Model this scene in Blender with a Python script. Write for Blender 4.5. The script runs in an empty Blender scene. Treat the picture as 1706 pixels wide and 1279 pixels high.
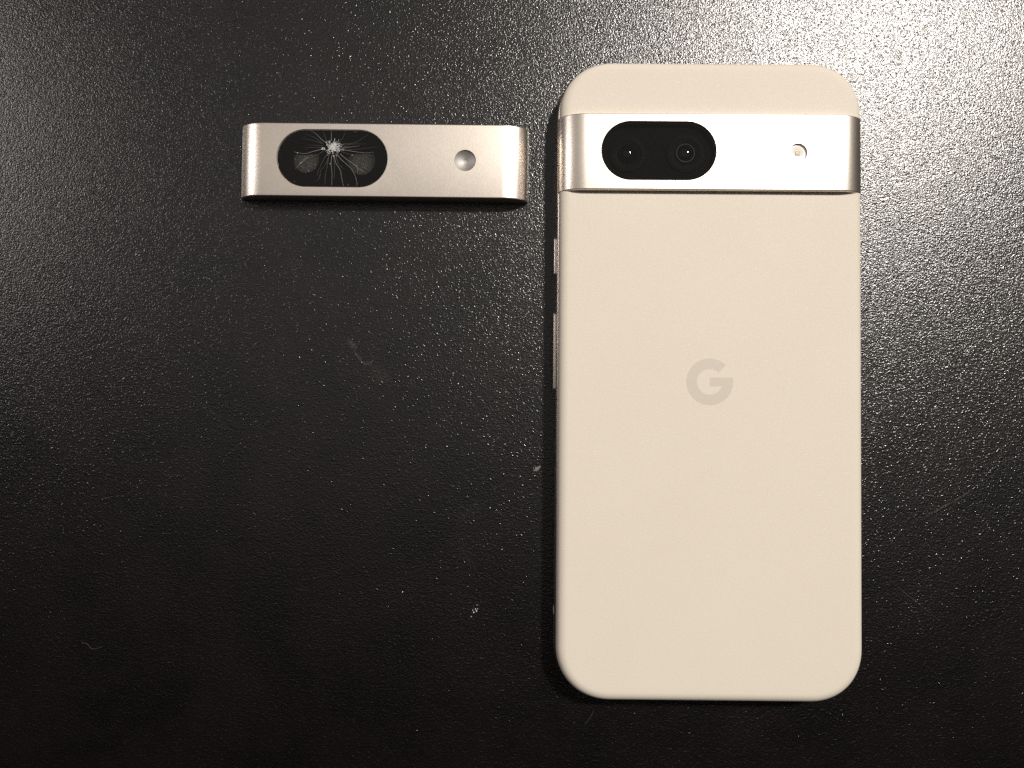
import bpy, bmesh, math, random
from mathutils import Vector

random.seed(7)
MM = 0.001                                   # every length below is in millimetres
scene = bpy.context.scene
C = scene.collection

# ------------------------------------------------------------------ camera
cam_d = bpy.data.cameras.new('camera')
cam = bpy.data.objects.new('camera', cam_d)
C.objects.link(cam)
cam.location = (-45.735 * MM, -6.133 * MM, 189.758 * MM)
cam.rotation_euler = (0.0250496, 0.0057242, 0.0085161)
cam_d.sensor_fit = 'HORIZONTAL'
cam_d.sensor_width = 36.0
cam_d.lens = 36.0 * 1281.0 / 1706.0
cam_d.clip_start = 0.005
cam_d.clip_end = 20.0
scene.camera = cam

# ------------------------------------------------------------------ world, lamps, exposure
world = bpy.data.worlds.new('World')
scene.world = world
world.use_nodes = True
bg = world.node_tree.nodes['Background']
bg.inputs[0].default_value = (1.0, 0.9, 0.8, 1)
bg.inputs[1].default_value = 0.009


def area_lamp(name, loc, target, size, power, col, shape='DISK', size_y=None):
    d = bpy.data.lights.new(name, 'AREA')
    d.shape = shape
    d.size = size
    if size_y:
        d.size_y = size_y
    d.energy = power
    d.color = col
    o = bpy.data.objects.new(name, d)
    C.objects.link(o)
    o.location = loc
    o.rotation_euler = (Vector(target) - Vector(loc)).to_track_quat('-Z', 'Y').to_euler()
    return o


area_lamp('ceiling_spot', (1.055, 1.190, 2.278), (0, 0.02, 0), 0.25, 77.0, (1.0, 0.935, 0.86))
area_lamp('ceiling_panel', (-0.05, 1.05, 2.90), (-0.05, 0.65, 0), 4.0, 9.2, (1.0, 0.945, 0.885), 'RECTANGLE', 2.8)
area_lamp('side_lamp', (-1.15, 0.44, 0.76), (-0.05, 0.0, 0), 0.40, 3.9, (1.0, 0.92, 0.88), 'RECTANGLE', 0.3)

scene.view_settings.view_transform = 'Standard'
scene.view_settings.look = 'None'
scene.view_settings.exposure = 0.0
scene.view_settings.gamma = 1.0
scene.view_settings.use_curve_mapping = False
scene.cycles.use_denoising = False
scene.cycles.max_bounces = 8
scene.cycles.transparent_max_bounces = 12


# ------------------------------------------------------------------ materials
class NT:
    def __init__(self, name):
        self.m = bpy.data.materials.new(name)
        self.m.use_nodes = True
        self.t = self.m.node_tree
        self.b = self.t.nodes['Principled BSDF']
        self.out = self.t.nodes['Material Output']
        self.co = None

    def n(self, kind, **kw):
        nd = self.t.nodes.new(kind)
        for k, v in kw.items():
            setattr(nd, k, v)
        return nd

    def l(self, a, b):
        self.t.links.new(a, b)

    def coord(self):
        if self.co is None:
            self.co = self.n('ShaderNodeTexCoord').outputs['Object']
        return self.co

    def noise(self, scale, detail=2.0, rough=0.5, vec=None):
        nd = self.n('ShaderNodeTexNoise')
        nd.inputs['Scale'].default_value = scale
        nd.inputs['Detail'].default_value = detail
        nd.inputs['Roughness'].default_value = rough
        self.l(vec or self.coord(), nd.inputs['Vector'])
        return nd.outputs['Fac']

    def math(self, op, a, b=None, c=None, clamp=False):
        nd = self.n('ShaderNodeMath', operation=op, use_clamp=clamp)
        for i, v in enumerate((a, b, c)):
            if v is None:
                continue
            if hasattr(v, 'node'):
                self.l(v, nd.inputs[i])
            else:
                nd.inputs[i].default_value = v
        return nd.outputs[0]

    def ramp(self, fac, stops):
        nd = self.n('ShaderNodeValToRGB')
        e = nd.color_ramp.elements
        while len(e) < len(stops):
            e.new(0.5)
        for k, (p, c) in enumerate(stops):
            e[k].position = p
            e[k].color = (c, c, c, 1) if not isinstance(c, tuple) else (*c, 1)
        self.l(fac, nd.inputs[0])
        return nd.outputs[0]

    def bump(self, height, dist, strength=1.0, normal=None):
        nd = self.n('ShaderNodeBump')
        nd.inputs['Strength'].default_value = strength
        nd.inputs['Distance'].default_value = dist
        self.l(height, nd.inputs['Height'])
        if normal:
            self.l(normal, nd.inputs['Normal'])
        return nd.outputs[0]

    def setp(self, **kw):
        for k, v in kw.items():
            i = self.b.inputs[k.replace('_', ' ')]
            if hasattr(v, 'node'):
                self.l(v, i)
            else:
                i.default_value = (*v, 1) if isinstance(v, tuple) and len(v) == 3 else v


def simple(name, col, rough, metal=0.0, spec=0.5):
    t = NT(name)
    t.setp(Base_Color=col, Roughness=rough, Metallic=metal, Specular_IOR_Level=spec)
    return t.m


def mat_table():
    t = NT('black_pebbled_laminate')
    co = t.coord()
    # small irregular pebbles, 0.6 to 0.9 mm across, over a gentle orange peel
    v = t.n('ShaderNodeTexVoronoi', feature='F1')
    v.inputs['Scale'].default_value = 2250
    t.l(co, v.inputs['Vector'])
    fine = t.noise(2700, 2.0, 0.55)
    big = t.noise(750, 1.0, 0.5)
    h = t.math('SUBTRACT', t.math('MULTIPLY', fine, 1.3), t.math('MULTIPLY', v.outputs['Distance'], 0.55))
    h = t.math('ADD', h, t.math('MULTIPLY', big, 0.4))
    pip = t.ramp(t.noise(1550, 1.0, 0.5), [(0.57, 0.0), (0.86, 1.0)])      # sparse steeper pips that catch the lamps
    h = t.math('ADD', h, t.math('MULTIPLY', pip, 0.85))
    nrm = t.bump(h, 0.000060)
    # dusty smears and one long scratch (stains with a shape of their own)
    sx = t.n('ShaderNodeSeparateXYZ')
    t.l(co, sx.inputs[0])
    X, Y = sx.outputs[0], sx.outputs[1]

    def streak(ax, ay, bx, by, w, level):
        dx, dy = (bx - ax), (by - ay)
        L = math.hypot(dx, dy)
        ux, uy = dx / L, dy / L
        px = t.math('SUBTRACT', X, (ax + bx) / 2 * MM)
        py = t.math('SUBTRACT', Y, (ay + by) / 2 * MM)
        al = t.math('ADD', t.math('MULTIPLY', px, ux), t.math('MULTIPLY', py, uy))
        ac = t.math('SUBTRACT', t.math('MULTIPLY', py, ux), t.math('MULTIPLY', px, uy))
        a2 = t.math('POWER', t.math('ABSOLUTE', t.math('DIVIDE', al, L / 2 * MM)), 2.0)
        c2 = t.math('POWER', t.math('ABSOLUTE', t.math('DIVIDE', ac, w * MM)), 2.0)
        return t.math('MULTIPLY', t.math('SUBTRACT', 1.0, t.math('ADD', a2, c2), clamp=True), level)
    s = None
    for q in ((-88.0, 9.5, -85.2, 6.6, 1.0, 0.9), (-86.4, 6.8, -83.0, 2.8, 0.4, 1.0), (-84.0, 3.6, -81.2, 3.3, 0.7, 0.8),
              (-82, 3, -76.5, -1.8, 2.0, 0.35), (-72.5, -1.0, -71.0, -2.4, 1.0, 0.3),
              (53.0, -34.0, 67.0, -26.2, 0.25, 1.5), (58.0, -18.0, 76.0, -11.5, 0.18, 1.0), (44.0, -47.0, 60.0, -60.0, 0.16, 0.9), (40.4, -11.2, 42.6, -12.8, 0.9, 1.2),
              (-61.0, -36.0, -52.5, -29.5, 1.6, 0.18), (-60.0, -40.0, -55.0, -48.0, 1.4, 0.15)):
        r = streak(*q)
        s = r if s is None else t.math('ADD', s, r)
    grain = t.ramp(t.noise(1700, 2, 0.6), [(0.42, 0.0), (0.66, 1.0)])
    spk = t.ramp(t.noise(260, 1, 0.5), [(0.72, 0.0), (0.80, 1.0)])
    dust = t.math('MULTIPLY', t.math('ADD', s, t.math('MULTIPLY', spk, 0.08)), t.math('MULTIPLY', grain, 0.45), clamp=True)
    mix = t.n('ShaderNodeMix', data_type='RGBA')
    t.l(dust, mix.inputs[0])
    tone = t.ramp(t.noise(45, 4.0, 0.65), [(0.35, (0.0018, 0.0015, 0.0012)), (0.68, (0.0055, 0.0034, 0.0042))])
    t.l(tone, mix.inputs[6])
    mix.inputs[7].default_value = (0.16, 0.15, 0.14, 1)
    t.setp(Base_Color=mix.outputs[2], Roughness=0.42, Specular_IOR_Level=0.12, Normal=nrm)
    t.setp(Coat_Weight=1.0, Coat_Roughness=t.math('MULTIPLY_ADD', t.noise(70, 4.0, 0.65), 0.10, 0.145), Coat_IOR=1.68, Coat_Normal=nrm)
    return t.m


def mat_plastic():
    t = NT('porcelain_plastic')
    nrm = t.bump(t.noise(3600, 2, 0.6), 0.000022)
    flake = t.bump(t.noise(2500, 2, 0.6), 0.00022)
    tint = t.noise(60, 3, 0.5)
    col = t.ramp(tint, [(0.3, (0.785, 0.718, 0.618)), (0.7, (0.80, 0.733, 0.633))])
    t.setp(Base_Color=col, Roughness=0.45, Specular_IOR_Level=0.05, Normal=nrm)
    t.setp(Coat_Weight=0.14, Coat_Roughness=0.17, Coat_IOR=1.45, Coat_Normal=flake)
    return t.m


def mat_metal(name, col, rough, grain=0.000010):
    t = NT(name)
    g = t.noise(3200, 2, 0.6)
    nrm = t.bump(g, grain)
    r = t.math('MULTIPLY_ADD', t.noise(1400, 2, 0.6), 0.05, rough - 0.025)
    t.setp(Base_Color=col, Metallic=1.0, Roughness=r, Normal=nrm)
    return t.m


def mat_dish():
    """turned metal: concentric rings round the local origin of the part"""
    t = NT('turned_metal_dish')
    sx = t.n('ShaderNodeVectorMath', operation='LENGTH')
    t.l(t.coord(), sx.inputs[0])
    w = t.math('SINE', t.math('MULTIPLY', sx.outputs['Value'], 2 * math.pi / 0.00045))
    nrm = t.bump(w, 0.000004)
    t.setp(Base_Color=(0.46, 0.44, 0.425), Metallic=1.0, Roughness=0.6, Normal=nrm)
    return t.m


def mat_pane():
    t = NT('clear_cover_glass')
    tr = t.n('ShaderNodeBsdfTransparent')
    tr.inputs[0].default_value = (0.80, 0.79, 0.77, 1)
    gl = t.n('ShaderNodeBsdfGlossy')
    gl.inputs['Roughness'].default_value = 0.009
    fr = t.n('ShaderNodeFresnel')
    fr.inputs[0].default_value = 1.42
    mx = t.n('ShaderNodeMixShader')
    t.l(fr.outputs[0], mx.inputs[0])
    t.l(tr.outputs[0], mx.inputs[1])
    t.l(gl.outputs[0], mx.inputs[2])
    t.l(mx.outputs[0], t.out.inputs[0])
    return t.m


def mat_speckle():
    t = NT('speckled_lens_hole')
    a = t.ramp(t.noise(2600, 3, 0.7), [(0.35, (0.055, 0.056, 0.06)), (0.52, (0.10, 0.10, 0.105)), (0.70, (0.36, 0.36, 0.37))])  # grey speckle stands for the table seen through the hole
    ln = t.n('ShaderNodeVectorMath', operation='LENGTH')
    t.l(t.coord(), ln.inputs[0])
    fade = t.ramp(t.math('DIVIDE', ln.outputs['Value'], 0.0042), [(0.35, 1.0), (0.95, 0.12)])    # speckle colour darkens towards the rim to soften the outline
    mu = t.n('ShaderNodeMix', data_type='RGBA', blend_type='MULTIPLY')
    mu.inputs[0].default_value = 1.0
    t.l(a, mu.inputs[6])
    t.l(fade, mu.inputs[7])
    t.setp(Base_Color=mu.outputs[2], Roughness=0.6, Specular_IOR_Level=0.2)
    return t.m


def mat_shatter():
    t = NT('crushed_glass')
    a = t.ramp(t.noise(4000, 2, 0.7), [(0.3, 0.35), (0.7, 0.75)])
    t.setp(Base_Color=a, Roughness=0.35)
    return t.m


M = dict(table=mat_table(), plastic=mat_plastic(),
         bar=mat_metal('satin_champagne_metal', (0.84, 0.765, 0.685), 0.39),
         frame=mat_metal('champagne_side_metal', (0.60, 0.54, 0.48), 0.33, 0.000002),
         dish=mat_dish(), pane=mat_pane(), speckle=mat_speckle(), shatter=mat_shatter(),
         crack=simple('crack_line', (0.27, 0.265, 0.26), 0.5),
         faint=simple('faint_crack_line', (0.065, 0.063, 0.06), 0.5),
         black=simple('black_print', (0.006, 0.0055, 0.005), 0.8, 0.0, 0.08),
         lens=simple('coated_lens', (0.004, 0.004, 0.007), 0.05, 0.0, 0.7),
         ring=simple('lens_barrel', (0.003, 0.003, 0.0035), 0.6, 0.0, 0.08),
         rim=simple('lens_rim', (0.09, 0.09, 0.092), 0.3),
         logo=simple('logo_print', (0.655, 0.595, 0.51), 0.42),
         antenna=simple('antenna_plastic', (0.62, 0.58, 0.53), 0.5),
         led=simple('flash_diffuser', (0.90, 0.88, 0.85), 0.25),
         phosphor=simple('flash_phosphor', (0.68, 0.57, 0.42), 0.4),
         rubber=simple('dark_gasket', (0.01, 0.01, 0.01), 0.6),
         crumb=simple('pale_crumb', (0.85, 0.83, 0.80), 0.6),
         fleck=simple('grey_fleck', (0.17, 0.165, 0.16), 0.8),
         lint=simple('grey_lint', (0.055, 0.052, 0.05), 0.8))


# ------------------------------------------------------------------ mesh helpers
def obj(name, verts, faces, mat, parent=None, smooth=40.0, origin=(0, 0, 0)):
    me = bpy.data.meshes.new(name)
    me.from_pydata([((v[0] - origin[0]) * MM, (v[1] - origin[1]) * MM, (v[2] - origin[2]) * MM) for v in verts], [], faces)
    bm = bmesh.new()
    bm.from_mesh(me)
    bmesh.ops.recalc_face_normals(bm, faces=bm.faces)
    bm.to_mesh(me)
    bm.free()
    return finish(name, me, mat, parent, smooth, origin)


def finish(name, me, mat, parent, smooth, origin=(0, 0, 0)):
    me.materials.clear()
    me.materials.append(mat)
    if smooth:
        me.polygons.foreach_set('use_smooth', [True] * len(me.polygons))
        me.set_sharp_from_angle(angle=math.radians(smooth))
    o = bpy.data.objects.new(name, me)
    C.objects.link(o)
    o.location = [c * MM for c in origin]
    if parent:
        o.parent = parent
    return o


def thing(name, label, cat, loc=(0, 0, 0), rz=0.0, group=None):
    o = bpy.data.objects.new(name, None)
    C.objects.link(o)
    o.empty_display_size = 0.01
    o.location = [c * MM for c in loc]
    o.rotation_euler = (0, 0, rz)
    tag(o, label, cat, group)
    return o


def tag(o, label, cat, group=None):
    o['label'] = label
    o['category'] = cat
    if group:
        o['group'] = group


def rounded_rect(hw, hh, r, n=2.0, seg=24):
    """closed outline, counter-clockwise, with superellipse corners; returns points and outward normals"""
    pts = []
    for sx, sy, a0 in ((1, 1, 0), (-1, 1, 1), (-1, -1, 2), (1, -1, 3)):
        for k in range(seg + 1):
            a = (k / seg) * math.pi / 2
            if a0 % 2:
                a = math.pi / 2 - a
            cx = max(math.cos(a), 0) ** (2 / n)
            cy = max(math.sin(a), 0) ** (2 / n)
            pts.append((sx * (hw - r + r * cx), sy * (hh - r + r * cy)))
    out = []
    for p in pts:
        if not out or math.hypot(p[0] - out[-1][0], p[1] - out[-1][1]) > 1e-4:
            out.append(p)
    if math.hypot(out[0][0] - out[-1][0], out[0][1] - out[-1][1]) < 1e-4:
        out.pop()
    nrm = []
    N = len(out)
    for i in range(N):
        a, b = out[i - 1], out[(i + 1) % N]
        tx, ty = b[0] - a[0], b[1] - a[1]
        L = math.hypot(tx, ty)
        nrm.append((ty / L, -tx / L))
    return out, nrm


def loft(outline, nrm, prof, c=(0, 0)):
    """prof: list of (inset, z); capped at both ends"""
    N = len(outline)
    V, Fc = [], []
    for ins, z in prof:
        for (x, y), (nx, ny) in zip(outline, nrm):
            V.append((c[0] + x - nx * ins, c[1] + y - ny * ins, z))
    for k in range(len(prof) - 1):
        for i in range(N):
            j = (i + 1) % N
            Fc.append((k * N + i, k * N + j, (k + 1) * N + j, (k + 1) * N + i))
    Fc.append(tuple(range(N - 1, -1, -1)))
    Fc.append(tuple((len(prof) - 1) * N + i for i in range(N)))
    return V, Fc


def circle(r, seg=48):
    pts = [(r * math.cos(2 * math.pi * k / seg), r * math.sin(2 * math.pi * k / seg)) for k in range(seg)]
    return pts, [(p[0] / r, p[1] / r) for p in pts]


def lathe(prof, c=(0, 0), seg=48, close=False):
    """prof: list of (radius, z)"""
    V, Fc = [], []
    n = len(prof)
    for r, z in prof:
        for k in range(seg):
            a = 2 * math.pi * k / seg
            V.append((c[0] + r * math.cos(a), c[1] + r * math.sin(a), z))
    for k in range(n if close else n - 1):
        k2 = (k + 1) % n
        for i in range(seg):
            j = (i + 1) % seg
            Fc.append((k * seg + i, k * seg + j, k2 * seg + j, k2 * seg + i))
    if not close:
        if prof[0][0] > 1e-6:
            Fc.append(tuple(range(seg - 1, -1, -1)))
        if prof[-1][0] > 1e-6:
            Fc.append(tuple((n - 1) * seg + i for i in range(seg)))
    return V, Fc


def bar_solid(w, y0, y1, ztop, zend, R, H, n=2.0, bev=0.3):
    """metal strip whose two ends roll over and down"""
    prof, pn = [], []
    seg = 22
    for k in range(seg + 1):
        a = k / seg * math.pi / 2
        prof.append((-w / 2 + R - R * math.cos(a) ** (2 / n) if a < math.pi / 2 else -w / 2 + R, ztop - H + H * math.sin(a) ** (2 / n)))
    for k in range(1, 8):
        prof.append((-w / 2 + R + (w - 2 * R) * k / 8, ztop))
    for k in range(seg + 1):
        a = (1 - k / seg) * math.pi / 2
        prof.append((w / 2 - R + R * math.cos(a) ** (2 / n) if a < math.pi / 2 else w / 2 - R, ztop - H + H * math.sin(a) ** (2 / n)))
    prof = [(-w / 2, zend)] + prof + [(w / 2, zend)]
    N = len(prof)
    for i in range(N):
        a, b = prof[max(i - 1, 0)], prof[min(i + 1, N - 1)]
        tx, tz = b[0] - a[0], b[1] - a[1]
        L = math.hypot(tx, tz)
        pn.append((-tz / L, tx / L))
    pn[0], pn[-1] = (-1, 0), (1, 0)
    rings = []
    K = 6
    for k in range(K + 1):
        a = k / K * math.pi / 2
        rings.append((y0 + bev - bev * math.sin(math.pi / 2 - a), bev * (1 - math.cos(math.pi / 2 - a))))
    for k in range(K + 1):
        a = k / K * math.pi / 2
        rings.append((y1 - bev + bev * math.sin(a), bev * (1 - math.cos(a))))
    V, Fc = [], []
    for y, ins in rings:
        for (x, z), (nx, nz) in zip(prof, pn):
            V.append((x - nx * ins, y, z - nz * ins if (x, z) not in (prof[0], prof[-1]) else z))
    for k in range(len(rings) - 1):
        for i in range(N):
            j = (i + 1) % N
            Fc.append((k * N + i, k * N + j, (k + 1) * N + j, (k + 1) * N + i))
    Fc.append(tuple(range(N)))
    Fc.append(tuple((len(rings) - 1) * N + i for i in reversed(range(N))))
    return V, Fc


def cut(name, solid, cutters, mat, parent, smooth=35.0):
    a = obj('tmp', *solid, mat)
    tmp = []
    for cv in cutters:
        b = obj('tmp', *cv, mat)
        tmp.append(b)
        md = a.modifiers.new('b', 'BOOLEAN')
        md.operation = 'DIFFERENCE'
        md.solver = 'EXACT'
        md.object = b
    dg = bpy.context.evaluated_depsgraph_get()
    dg.update()
    me = bpy.data.meshes.new_from_object(a.evaluated_get(dg))
    me.name = name
    for o in tmp + [a]:
        bpy.data.objects.remove(o)
    return finish(name, me, mat, parent, smooth)


def pill(hw, hh):
    return rounded_rect(hw, hh, hh - 0.001, 2.0, 28)


def chamfer_cutter(outline, nrm, c, z_floor, z_top, ch):
    return loft(outline, nrm, [(0, z_floor), (0, z_top - ch), (-ch, z_top), (-ch, z_top + 2)], c)


def strip(path, w0, w1, z, th=0.006):
    """thin tapering sliver that follows a polyline"""
    V, Fc = [], []
    n = len(path)
    for i, (x, y) in enumerate(path):
        a, b = path[max(i - 1, 0)], path[min(i + 1, n - 1)]
        tx, ty = b[0] - a[0], b[1] - a[1]
        L = math.hypot(tx, ty) or 1
        w = (w0 + (w1 - w0) * i / (n - 1)) / 2
        nx, ny = -ty / L * w, tx / L * w
        V += [(x + nx, y + ny, z), (x, y, z + th), (x - nx, y - ny, z)]
        if i:
            k = 3 * i
            Fc += [(k - 3, k - 2, k + 1, k), (k - 2, k - 1, k + 2, k + 1)]
    return V, Fc


def smooth_path(p, sub=5, jit=0.0):
    out = []
    n = len(p)
    for i in range(n - 1):
        p0, p1, p2, p3 = p[max(i - 1, 0)], p[i], p[i + 1], p[min(i + 2, n - 1)]
        for k in range(sub):
            t = k / sub
            q = []
            for c in (0, 1):
                q.append(0.5 * ((2 * p1[c]) + (-p0[c] + p2[c]) * t + (2 * p0[c] - 5 * p1[c] + 4 * p2[c] - p3[c]) * t * t
                                + (-p0[c] + 3 * p1[c] - 3 * p2[c] + p3[c]) * t ** 3) + random.uniform(-jit, jit))
            out.append(tuple(q))
    out.append(p[-1])
    return out


def join(parts):
    V, Fc = [], []
    for v, f in parts:
        k = len(V)
        V += v
        Fc += [tuple(i + k for i in q) for q in f]
    return V, Fc


# ------------------------------------------------------------------ table top
tv, tf = loft(*rounded_rect(420, 340, 12, 2.0, 6), [(3, -22), (0, -19), (0, -3), (0.9, -0.9), (3, 0), (6, 0)], (-46, 0))
table = obj('table_top', tv, tf, M['table'])
table['kind'] = 'structure'
table['label'] = 'black pebbled laminate table top with lamp glare at its upper right'

# ------------------------------------------------------------------ smartphone, lying on its screen
phone = thing('smartphone', 'cream smartphone lying face down, its shiny metal camera bar still in place', 'phone')
HW, HH, RC, NC = 36.35, 76.05, 13.2, 2.15
out_, nr_ = rounded_rect(HW, HH, RC, NC)

# glass front, frame, gap, back cover
obj('front_glass', *loft(out_, nr_, [(1.3, 0.0), (0.7, 0.25), (0.6, 0.9)]), M['lens'], phone)
fp = [(0.62, 0.9), (0.25, 1.1), (0.05, 1.6), (0.0, 2.4), (0.0, 4.6), (0.05, 5.4), (0.18, 5.85), (0.34, 6.0), (0.6, 6.05)]
frame = obj('side_frame', *loft(out_, nr_, fp), M['frame'], phone)
prof = [(0.6, 6.02), (0.47, 6.08), (0.42, 6.3)]
for k in range(1, 17):                        # rolled edge up to the flat back
    a = k / 16 * math.pi / 2
    prof.append((0.42 + 2.5 * (1 - math.cos(a) ** (2 / 2.1) if a < math.pi / 2 - 1e-6 else 1), 6.3 + 2.6 * math.sin(a) ** (2 / 2.1)))
prof.append((4.0, 8.9))
obj('back_cover', *loft(out_, nr_, prof), M['plastic'], phone, 50)

# side buttons and antenna line on the left edge
for nm, ya, yb in (('power_button', 24.7, 34.2), ('volume_button', -3.1, 16.0)):
    o2, n2 = rounded_rect((yb - ya) / 2, 0.8, 0.79, 2.0, 10)
    v, f = loft(o2, n2, [(0, 0.0), (0, 0.45), (0.12, 0.6), (0.3, 0.66)])
    v = [(-36.3 - z, (ya + yb) / 2 + x, 3.7 + y) for x, y, z in v]
    obj(nm, v, f, M['bar'], phone)
o2, n2 = rounded_rect(0.8, 1.6, 0.2, 2.0, 4)
v, f = loft(o2, n2, [(0, 0.0), (0, 0.03), (0.03, 0.06)])
obj('antenna_line', [(-36.33 - z, -55.9 + x, 2.75 + y) for x, y, z in v], f, M['antenna'], phone)

# letter mark on the back: ring with a gap at the upper right and a crossbar
gx, gy, ro, ri, gz = -0.34, -0.70, 5.5, 3.0, 8.9
yb_top, yb_bot = 1.02, -1.05
A0 = math.radians(46)
A1 = 2 * math.pi + math.asin(yb_top / ro)
B1 = 2 * math.pi + math.asin(yb_bot / ri)
ptsO = [(ro * math.cos(A0 + (A1 - A0) * k / 60), ro * math.sin(A0 + (A1 - A0) * k / 60)) for k in range(61)]
ptsI = [(ri * math.cos(A0 + (B1 - A0) * k / 60), ri * math.sin(A0 + (B1 - A0) * k / 60)) for k in range(61)]
poly = ptsO + [(0.0, yb_top), (0.0, yb_bot)] + ptsI[::-1]
bm = bmesh.new()
vs = [bm.verts.new(((gx + x) * MM, (gy + y) * MM, gz * MM)) for x, y in poly]
fc = bm.faces.new(vs)
ex = bmesh.ops.extrude_face_region(bm, geom=[fc])
for e in ex['geom']:
    if isinstance(e, bmesh.types.BMVert):
        e.co.z += 0.012 * MM
bmesh.ops.triangulate(bm, faces=[q for q in bm.faces if len(q.verts) > 4])
bmesh.ops.recalc_face_normals(bm, faces=bm.faces)
me = bpy.data.meshes.new('letter_mark')
bm.to_mesh(me)
bm.free()
finish('letter_mark', me, M['logo'], phone, None)

# camera bar
ZT = 10.4
PCx, PCy, PW, PH = -12.73, 53.5, 13.5, 6.95
FX, FY, FR = 19.9, 53.25, 2.15
po, pn_ = pill(PW, PH)
co_, cn_ = circle(FR)
cbar = cut('camera_bar', bar_solid(72.3, 44.25, 62.3, ZT, 5.3, 6.6, 4.4, 2.05, 0.28),
           [chamfer_cutter(po, pn_, (PCx, PCy), 8.94, ZT, 0.08), chamfer_cutter(co_, cn_, (FX, FY), 9.75, ZT, 0.06)], M['bar'], phone)
tray = obj('camera_tray', *loft(po, pn_, [(0.02, 8.93), (0.02, 8.98)], (PCx, PCy)), M['black'], cbar)
# black printed band under the glass, with the camera openings left free
wall = []
for ins, z in ((0.02, 8.98), (0.02, 10.05), (0.55, 10.05), (0.55, 8.98)):
    wall.append((ins, z))
N = len(po)
V, Fc = [], []
for ins, z in wall:
    for (x, y), (nx, ny) in zip(po, pn_):
        V.append((PCx + x - nx * ins, PCy + y - ny * ins, z))
for k in range(4):
    for i in range(N):
        j = (i + 1) % N
        Fc.append((k * N + i, k * N + j, ((k + 1) % 4) * N + j, ((k + 1) % 4) * N + i))
obj('window_band', V, Fc, M['black'], cbar)
for nm, lx, ly, r0 in (('camera_lens', -6.35, 53.2, 1.95), ('camera_lens', -20.0, 52.9, 1.7)):
    b = obj(nm, *lathe([(r0 * 0.98, 9.16), (r0 * 0.93, 9.36), (r0 * 0.8, 9.58), (r0 * 0.55, 9.76), (r0 * 0.28, 9.85), (0.0005, 9.88)], (lx, ly)), M['lens'], cbar)
    obj('barrel', *lathe([(r0 + 2.6, 8.99), (r0 + 2.6, 9.31), (r0 + 2.3, 9.41), (r0 + 1.6, 9.38), (r0 + 1.5, 9.16), (r0 + 0.5, 9.11), (r0 + 0.35, 8.99)], (lx, ly), close=True), M['ring'], cbar)
    obj('lens_ring', *lathe([(r0 + 0.3, 9.00), (r0 + 0.3, 9.61), (r0 + 0.18, 9.68), (r0 + 0.02, 9.61), (r0 + 0.02, 9.00)], (lx, ly), close=True), M['rim'] if lx > -10 else M['ring'], cbar)
pane = obj('camera_window', *loft(po, pn_, [(0.05, 10.07), (0.05, 10.24), (0.14, 10.30)], (PCx, PCy)), M['pane'], cbar, None)
# flash: recessed white diffuser with a small phosphor tile
fl = obj('flash', *lathe([(FR - 0.02, 9.755), (FR - 0.02, 9.80), (FR - 0.3, 9.79), (1.0, 9.70 + 0.1), (0.9, 9.765)], (FX, FY)), M['led'], cbar)
o2, n2 = rounded_rect(0.55, 0.55, 0.2, 2.0, 6)
obj('flash_chip', *loft(o2, n2, [(0, 9.77), (0, 9.86), (0.06, 9.9)], (FX, FY)), M['phosphor'], cbar)

# ------------------------------------------------------------------ detached camera bar with shattered window
DZ = 4.8
part = thing('camera_bar_cover', 'loose champagne metal camera bar cover with shattered black window, left of phone', 'camera cover',
             (-78.75, 52.55, 0), math.radians(-0.25))
QX, QY, QW, QH = -12.25, 0.35, 13.42, 6.95
qo, qn = pill(QW, QH)
EX, EY, ER = 20.1, 0.15, 2.58
eo, en = circle(ER)
dbar = cut('metal_shell', bar_solid(71.0, -8.98, 8.98, DZ, 0.05, 6.6, 4.3, 2.05, 0.28),
           [chamfer_cutter(qo, qn, (QX, QY), 3.9, DZ, 0.14), chamfer_cutter(eo, en, (EX, EY), 3.2, DZ, 0.03)], M['bar'], part)
obj('window_print', *loft(qo, qn, [(0.02, 3.9), (0.02, 4.25)], (QX, QY)), M['black'], part)
win = obj('camera_window', *loft(qo, qn, [(0.04, 4.3), (0.04, 4.62), (0.12, 4.66)], (QX, QY)), M['pane'], part, None)


def cp(x, y):
    return (QX + (x - 876) / 53.3, QY + (492 - y) / 53.3)


for pts in ([(375, 445), (430, 442), (520, 446), (610, 436), (690, 430), (703, 480), (695, 550), (660, 620), (600, 665), (530, 680), (450, 655), (395, 605), (375, 560)],
            [(1062, 480), (1100, 452), (1150, 425), (1280, 420), (1420, 412), (1430, 500), (1415, 590), (1370, 650), (1300, 695), (1220, 700), (1140, 660), (1085, 570)]):
    p = [cp(*q) for q in pts][::-1]
    n = len(p)
    V = [(x, y, 4.255) for x, y in p] + [(x, y, 4.275) for x, y in p]
    Fc = [tuple(range(n))[::-1], tuple(range(n, 2 * n))] + [(i, (i + 1) % n, n + (i + 1) % n, n + i) for i in range(n)]
    obj('lens_opening', V, Fc, M['speckle'], part, None, (sum(q[0] for q in p) / n, sum(q[1] for q in p) / n, 4.265))

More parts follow.
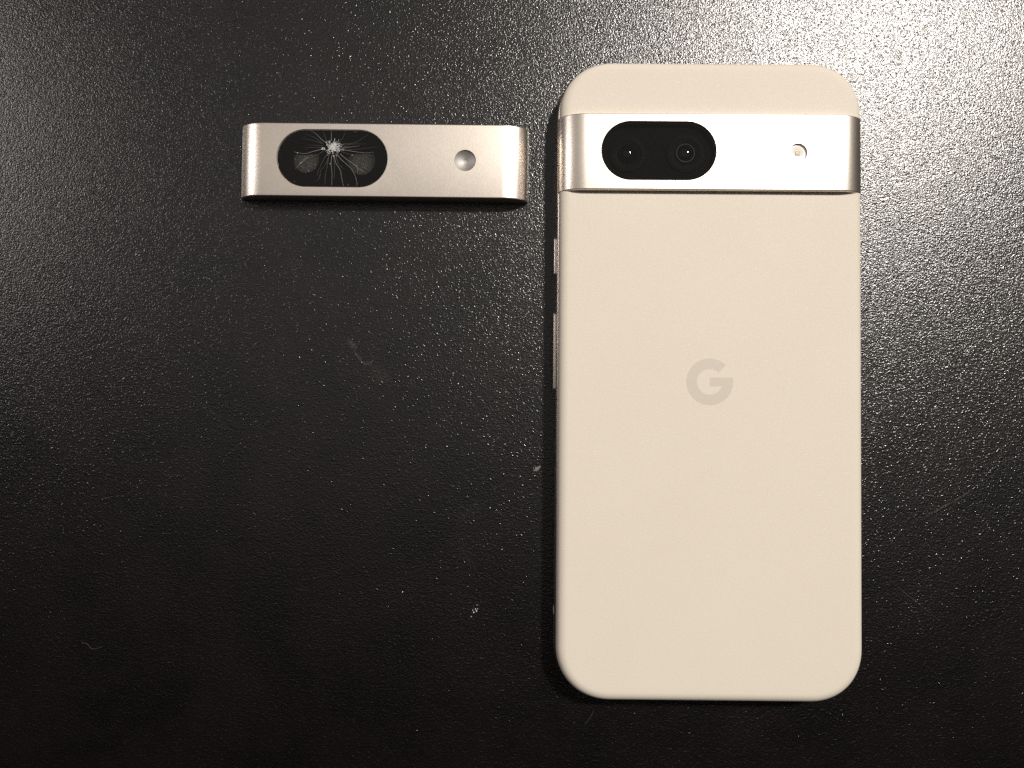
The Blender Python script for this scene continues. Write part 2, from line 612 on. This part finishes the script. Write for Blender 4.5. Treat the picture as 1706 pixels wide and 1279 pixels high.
bright = [[(805, 295), (740, 250), (690, 200), (650, 165), (600, 140)], [(862, 260), (860, 200), (862, 140)],
          [(735, 375), (640, 400), (540, 430), (430, 425), (380, 410)], [(1000, 375), (1100, 390), (1200, 405), (1300, 415), (1415, 405)],
          [(940, 440), (1000, 510), (1080, 580), (1150, 660), (1195, 770), (1208, 850)], [(870, 450), (865, 560), (878, 700), (878, 850)],
          [(905, 450), (920, 540), (985, 650), (1010, 770), (1030, 850)], [(560, 480), (480, 550), (400, 635)],
          [(1010, 345), (1120, 340), (1230, 325)], [(980, 430), (1060, 500), (1150, 560), (1220, 620), (1300, 670)]]
faint = [[(840, 440), (800, 560), (740, 640), (720, 700)], [(820, 430), (770, 500), (740, 570), (700, 650), (690, 720)],
         [(990, 400), (1080, 430), (1140, 450), (1200, 490)], [(830, 450), (815, 600), (790, 720), (790, 830)],
         [(750, 300), (600, 260), (480, 230)], [(760, 330), (660, 322), (560, 320)], [(730, 350), (600, 352), (500, 365)],
         [(1010, 300), (1150, 290), (1260, 230), (1340, 170)], [(1010, 320), (1180, 300), (1330, 300)],
         [(960, 290), (1010, 220), (1040, 150)], [(820, 280), (780, 220), (760, 150)], [(890, 455), (910, 600), (905, 760)],
         [(920, 450), (960, 560), (1040, 640)], [(760, 390), (690, 450), (560, 500), (470, 600)], [(1150, 560), (1200, 600), (1210, 690)],
         [(730, 700), (700, 770), (640, 800)], [(760, 310), (640, 220), (520, 180)], [(1000, 360), (1200, 370), (1480, 330)]]
obj('bright_cracks', *join([strip(smooth_path([cp(*q) for q in c], 6, 0.025), 0.085, 0.03, 4.662) for c in bright]), M['crack'], win, None)
obj('faint_cracks', *join([strip(smooth_path([cp(*q) for q in c], 6, 0.03), 0.085, 0.03, 4.661) for c in faint]), M['faint'], win, None)
# crushed impact point: small tilted splinters
V, Fc = [], []


def splinter(cx, cy, ang, ln, wd, zl):
    k = len(V)
    ca, sa = math.cos(ang), math.sin(ang)
    for dx, dy, dz in ((-ln / 2, -wd / 2, 0), (ln / 2, -wd / 4, random.uniform(0, zl)), (ln / 4, wd / 2, random.uniform(0, zl)), (-ln / 3, wd / 2, 0), (0, 0, zl)):
        V.append((cx + dx * ca - dy * sa, cy + dx * sa + dy * ca, 4.663 + dz))
    Fc.extend([(k, k + 1, k + 4), (k + 1, k + 2, k + 4), (k + 2, k + 3, k + 4), (k + 3, k, k + 4)])


ix, iy = cp(890, 345)
for k in range(420):
    a = random.uniform(0, 2 * math.pi)
    r = abs(random.gauss(0, 1.05))
    lim = 1.9 + 0.5 * math.sin(3 * a + 1.0) + 0.3 * math.sin(7 * a)
    if r > lim:
        continue
    splinter(ix + r * math.cos(a) * 1.12, iy + r * math.sin(a) * 0.95, a + random.uniform(-.6, .6), random.uniform(.12, .5), random.uniform(.05, .2), random.uniform(.01, .07))
for k in range(26):                            # short spikes round the crater
    a = random.uniform(0, 2 * math.pi)
    r = random.uniform(1.4, 2.3)
    splinter(ix + r * math.cos(a) * 1.1, iy + r * math.sin(a) * 0.95, a, random.uniform(.5, 1.1), random.uniform(.04, .09), .02)
for cx, cy, s in ((745, 365, .5), (770, 372, .35), (1135, 445, .22), (850, 562, .2), (425, 425, .2), (575, 657, .2), (470, 555, .25), (400, 797, .12), (1088, 838, .12), (1175, 143, .12), (1200, 585, .16), (1210, 640, .14), (655, 575, .14), (395, 505, .12)):
    x, y = cp(cx, cy)
    for q in range(3):
        splinter(x + random.uniform(-s, s) / 3, y + random.uniform(-s, s) / 3, random.uniform(0, 6.3), s, s * .5, .03)
obj('impact_crater', V, Fc, M['shatter'], win, None)
# turned dish where the flash shines through
dd = [(ER - 0.03, 4.55), (ER - 0.12, 4.50), (2.0, 4.22), (1.4, 3.98), (0.8, 3.76), (0.5, 3.68), (0.48, 3.62), (0.25, 3.60), (0.0005, 3.60)]
obj('flash_dish', *lathe([(ER - 0.03, 3.25)] + dd, (EX, EY), 64), M['dish'], part, 40, (EX, EY, 4.3))

# ------------------------------------------------------------------ dust and crumbs on the table
def crumb(name, label, cat, x, y, bits, mat, group=None):
    V, Fc = [], []
    for dx, dy, a, ln, wd, h in bits:
        k = len(V)
        n = 7
        ca, sa = math.cos(a), math.sin(a)
        for lev, (sc, z) in enumerate(((1.0, 0.0), (0.85, h * 0.6), (0.45, h))):
            for i in range(n):
                t = 2 * math.pi * i / n
                rr = sc * (0.8 + 0.2 * math.sin(i * 2.7 + ln * 9))
                px, py = ln / 2 * rr * math.cos(t), wd / 2 * rr * math.sin(t)
                V.append((dx + px * ca - py * sa, dy + px * sa + py * ca, z + 0.02))
        for lev in range(2):
            for i in range(n):
                j = (i + 1) % n
                Fc.append((k + lev * n + i, k + lev * n + j, k + (lev + 1) * n + j, k + (lev + 1) * n + i))
        Fc.append(tuple(k + 2 * n + i for i in range(n)))
        Fc.append(tuple(k + n - 1 - i for i in range(n)))
    o = obj(name, V, Fc, mat, None, 50)
    o.location = (x * MM, y * MM, 0)
    tag(o, label, cat, group)
    return o


crumb('crumb', 'tiny broken white crumb on the dark table, lower middle', 'crumb', -55.36, -57.0,
      [(0.25, -0.1, 1.9, 0.8, 0.3, .2), (0.0, 0.35, 1.3, 0.5, 0.3, .2), (-0.4, -0.45, 1.5, 0.55, 0.42, .25), (-0.65, 0.1, 1.9, 0.45, 0.2, .15),
       (0.5, 0.4, 1.0, 0.3, 0.25, .12), (0.4, 1.35, 1.8, 0.4, 0.16, .1), (-1.0, -1.5, 1.8, 0.45, 0.18, .1)], M['crumb'])
crumb('dust_fleck', 'flat grey dust fleck on the table just left of phone edge', 'dust', -40.5, -22.2,
      [(0, 0, 0.4, 1.6, 1.25, .03), (0.55, 0.45, 0.8, 0.9, 0.7, .03), (-0.6, -0.4, 0.2, 1.0, 0.55, .02)], M['fleck'])


def lint(label, pts, w, mat):
    x0, y0 = pts[0]
    path = smooth_path([(x - x0, y - y0) for x, y in pts], 6)
    o = obj('lint_fibre', *strip(path, w, w * 0.8, 0.05, w * 0.6), mat)
    o.location = (x0 * MM, y0 * MM, 0)
    tag(o, label, 'lint')
    return o


lint('short curly grey lint fibre lying on the table at far lower left', [(-152.0, -65.8), (-150.6, -66.1), (-149.9, -66.9), (-149.0, -67.3), (-147.6, -67.0), (-146.7, -66.7)], 0.12, M['lint'])
lint('short straight grey lint fibre on the table below phone', [(-26.3, -81.0), (-26.7, -82.0), (-27.4, -83.0), (-28.4, -84.3)], 0.13, M['lint'])
